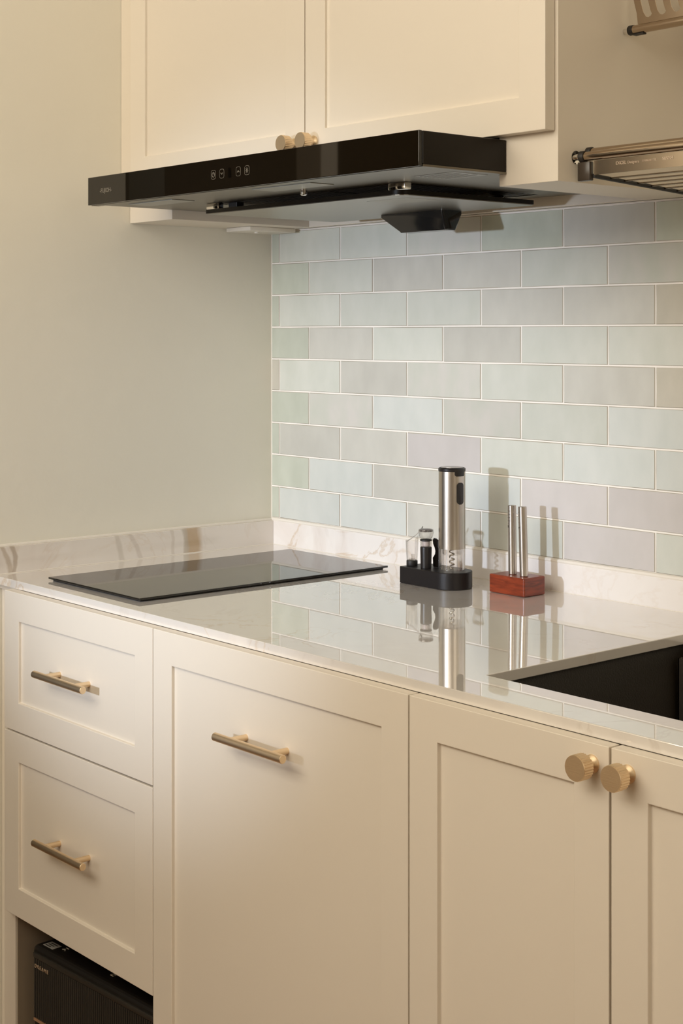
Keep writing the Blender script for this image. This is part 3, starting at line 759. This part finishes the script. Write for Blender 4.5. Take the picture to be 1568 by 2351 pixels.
text('embossed_lettering', 'EXCEL', .0062, (1.1105, -.3013, 1.5070), EMBOSS, fp, ext=.0004, wide=.95)
text('embossed_lettering', 'Designers', .0052, (1.1300, -.3013, 1.5070), EMBOSS, fp, ext=.0004, wide=.9)
text('embossed_lettering', 'STAINLESS STEEL', .0036, (1.1540, -.3013, 1.5074), EMBOSS, fp, ext=.0004, wide=.85)
text('embossed_lettering', 'SUS304', .0056, (1.1860, -.3013, 1.5070), EMBOSS, fp, ext=.0004, wide=1.0)
def trayz(y): return 1.4962 - (y + .30) * .055
for xx in (1.0715, RX1 - .014):
    obj('side_bar', tube(bmesh.new(), [(xx, -.300, trayz(-.300) - .0005), (xx, -.030, trayz(-.03) - .0005)], .0030, 8), RUB, r1, smooth=True)
wire = tube(bmesh.new(), [(1.0735, 0, 0), (RX1 - .016, 0, 0)], .0013, 6)
wm = bpy.data.meshes.new('wire'); wire.to_mesh(wm); wire.free(); wm.materials.append(RACKST)
for p in wm.polygons: p.use_smooth = True
for k in range(9):
    y = -.268 + k * .0290
    o = bpy.data.objects.new('wire', wm); COL.objects.link(o); o.location = (0, y, trayz(y)); attach(o, r1)

r2 = thing('plate_rack', 'upper stainless plate rack with comb-shaped holders beside the wall cabinet', 'dish rack', (1.40, -.12, 1.695))
UY, UZ = -.200, 1.7048
obj('rail', lathe(bmesh.new(), (1.0600, UY, UZ), (1, 0, 0), [(.0058, 0), (.0064, .0005), (.0064, RX1 - .0105 - 1.060)], 24), RACKST, r2, smooth=True)
for xx in (1.0520, RX1 - .0105):
    obj('end_cap', lathe(bmesh.new(), (xx, UY, UZ), (1, 0, 0), [(.0066, 0), (.0070, .0008), (.0070, .0080), (.0066, .0085)], 24), RUB, r2, smooth=True)
    obj('end_cap', lathe(bmesh.new(), (xx, -.05, UZ - .004), (1, 0, 0), [(.0066, 0), (.0070, .0008), (.0070, .0080), (.0066, .0085)], 24), RUB, r2, smooth=True)
obj('rail_clip', B(1.060, 1.078, UY - .004, UY + .004, UZ - .0082, UZ - .0058, bev=.0006), RUB, r2)
obj('rail', lathe(bmesh.new(), (1.0600, -.05, UZ - .004), (1, 0, 0), [(.0064, 0), (.0064, RX1 - .0105 - 1.060)], 20), RACKST, r2, smooth=True)
for (xx, dx) in ((RX0, 1), (RX1, -1)):
    for (yy, zz) in ((UY, UZ), (-.05, UZ - .004)):
        obj('wall_pin', lathe(bmesh.new(), (xx, yy, zz), (dx, 0, 0), [(.0042, 0), (.0042, .0084 if dx > 0 else .0018)], 12), CHROME, r2, smooth=True)
def comb(flip, pitch=.0238, n=22):
    """slotted sheet: fingers that lean and curl between round-bottomed slots"""
    s = -1 if flip else 1; pts = [(0.0, 0.0)]; x = 0.0
    lean = lambda z: s * (-.010 * min(1, max(0, (z - .008) / .030)) - .002 * max(0, (z - .04) / .04))
    H = .085; left = []
    top = []
    for k in range(n):
        fx0 = k * pitch; fx1 = fx0 + pitch * .46; sx1 = (k + 1) * pitch
        fz = [.016, .022, .030, .040, .055, .070, H]
        if k == 0: pts += [(fx0 + lean(z), z) for z in fz]
        pts += [(fx1 + lean(z), z) for z in reversed(fz)]
        if k < n - 1:
            cx = (fx1 + sx1) / 2; rr = (sx1 - fx1) / 2
            pts += [(cx + rr * math.cos(math.radians(a)), .014 + rr * math.sin(math.radians(a))) for a in (200, 230, 270, 310, 340)]
            pts += [(sx1 + lean(z), z) for z in fz]
    pts.append(((n - 1) * pitch + pitch * .46, 0))
    return pts
obj('plate_comb', prism(bmesh.new(), comb(False), (1.0665, UY - .0005, UZ + .0062), (1, 0, 0), (0, .06, 1), (0, .0012, 0)), RACKST, r2)
obj('plate_comb', prism(bmesh.new(), comb(True), (1.0665, -.0505, UZ + .002), (1, 0, 0), (0, -.06, 1), (0, .0012, 0)), RACKST, r2)
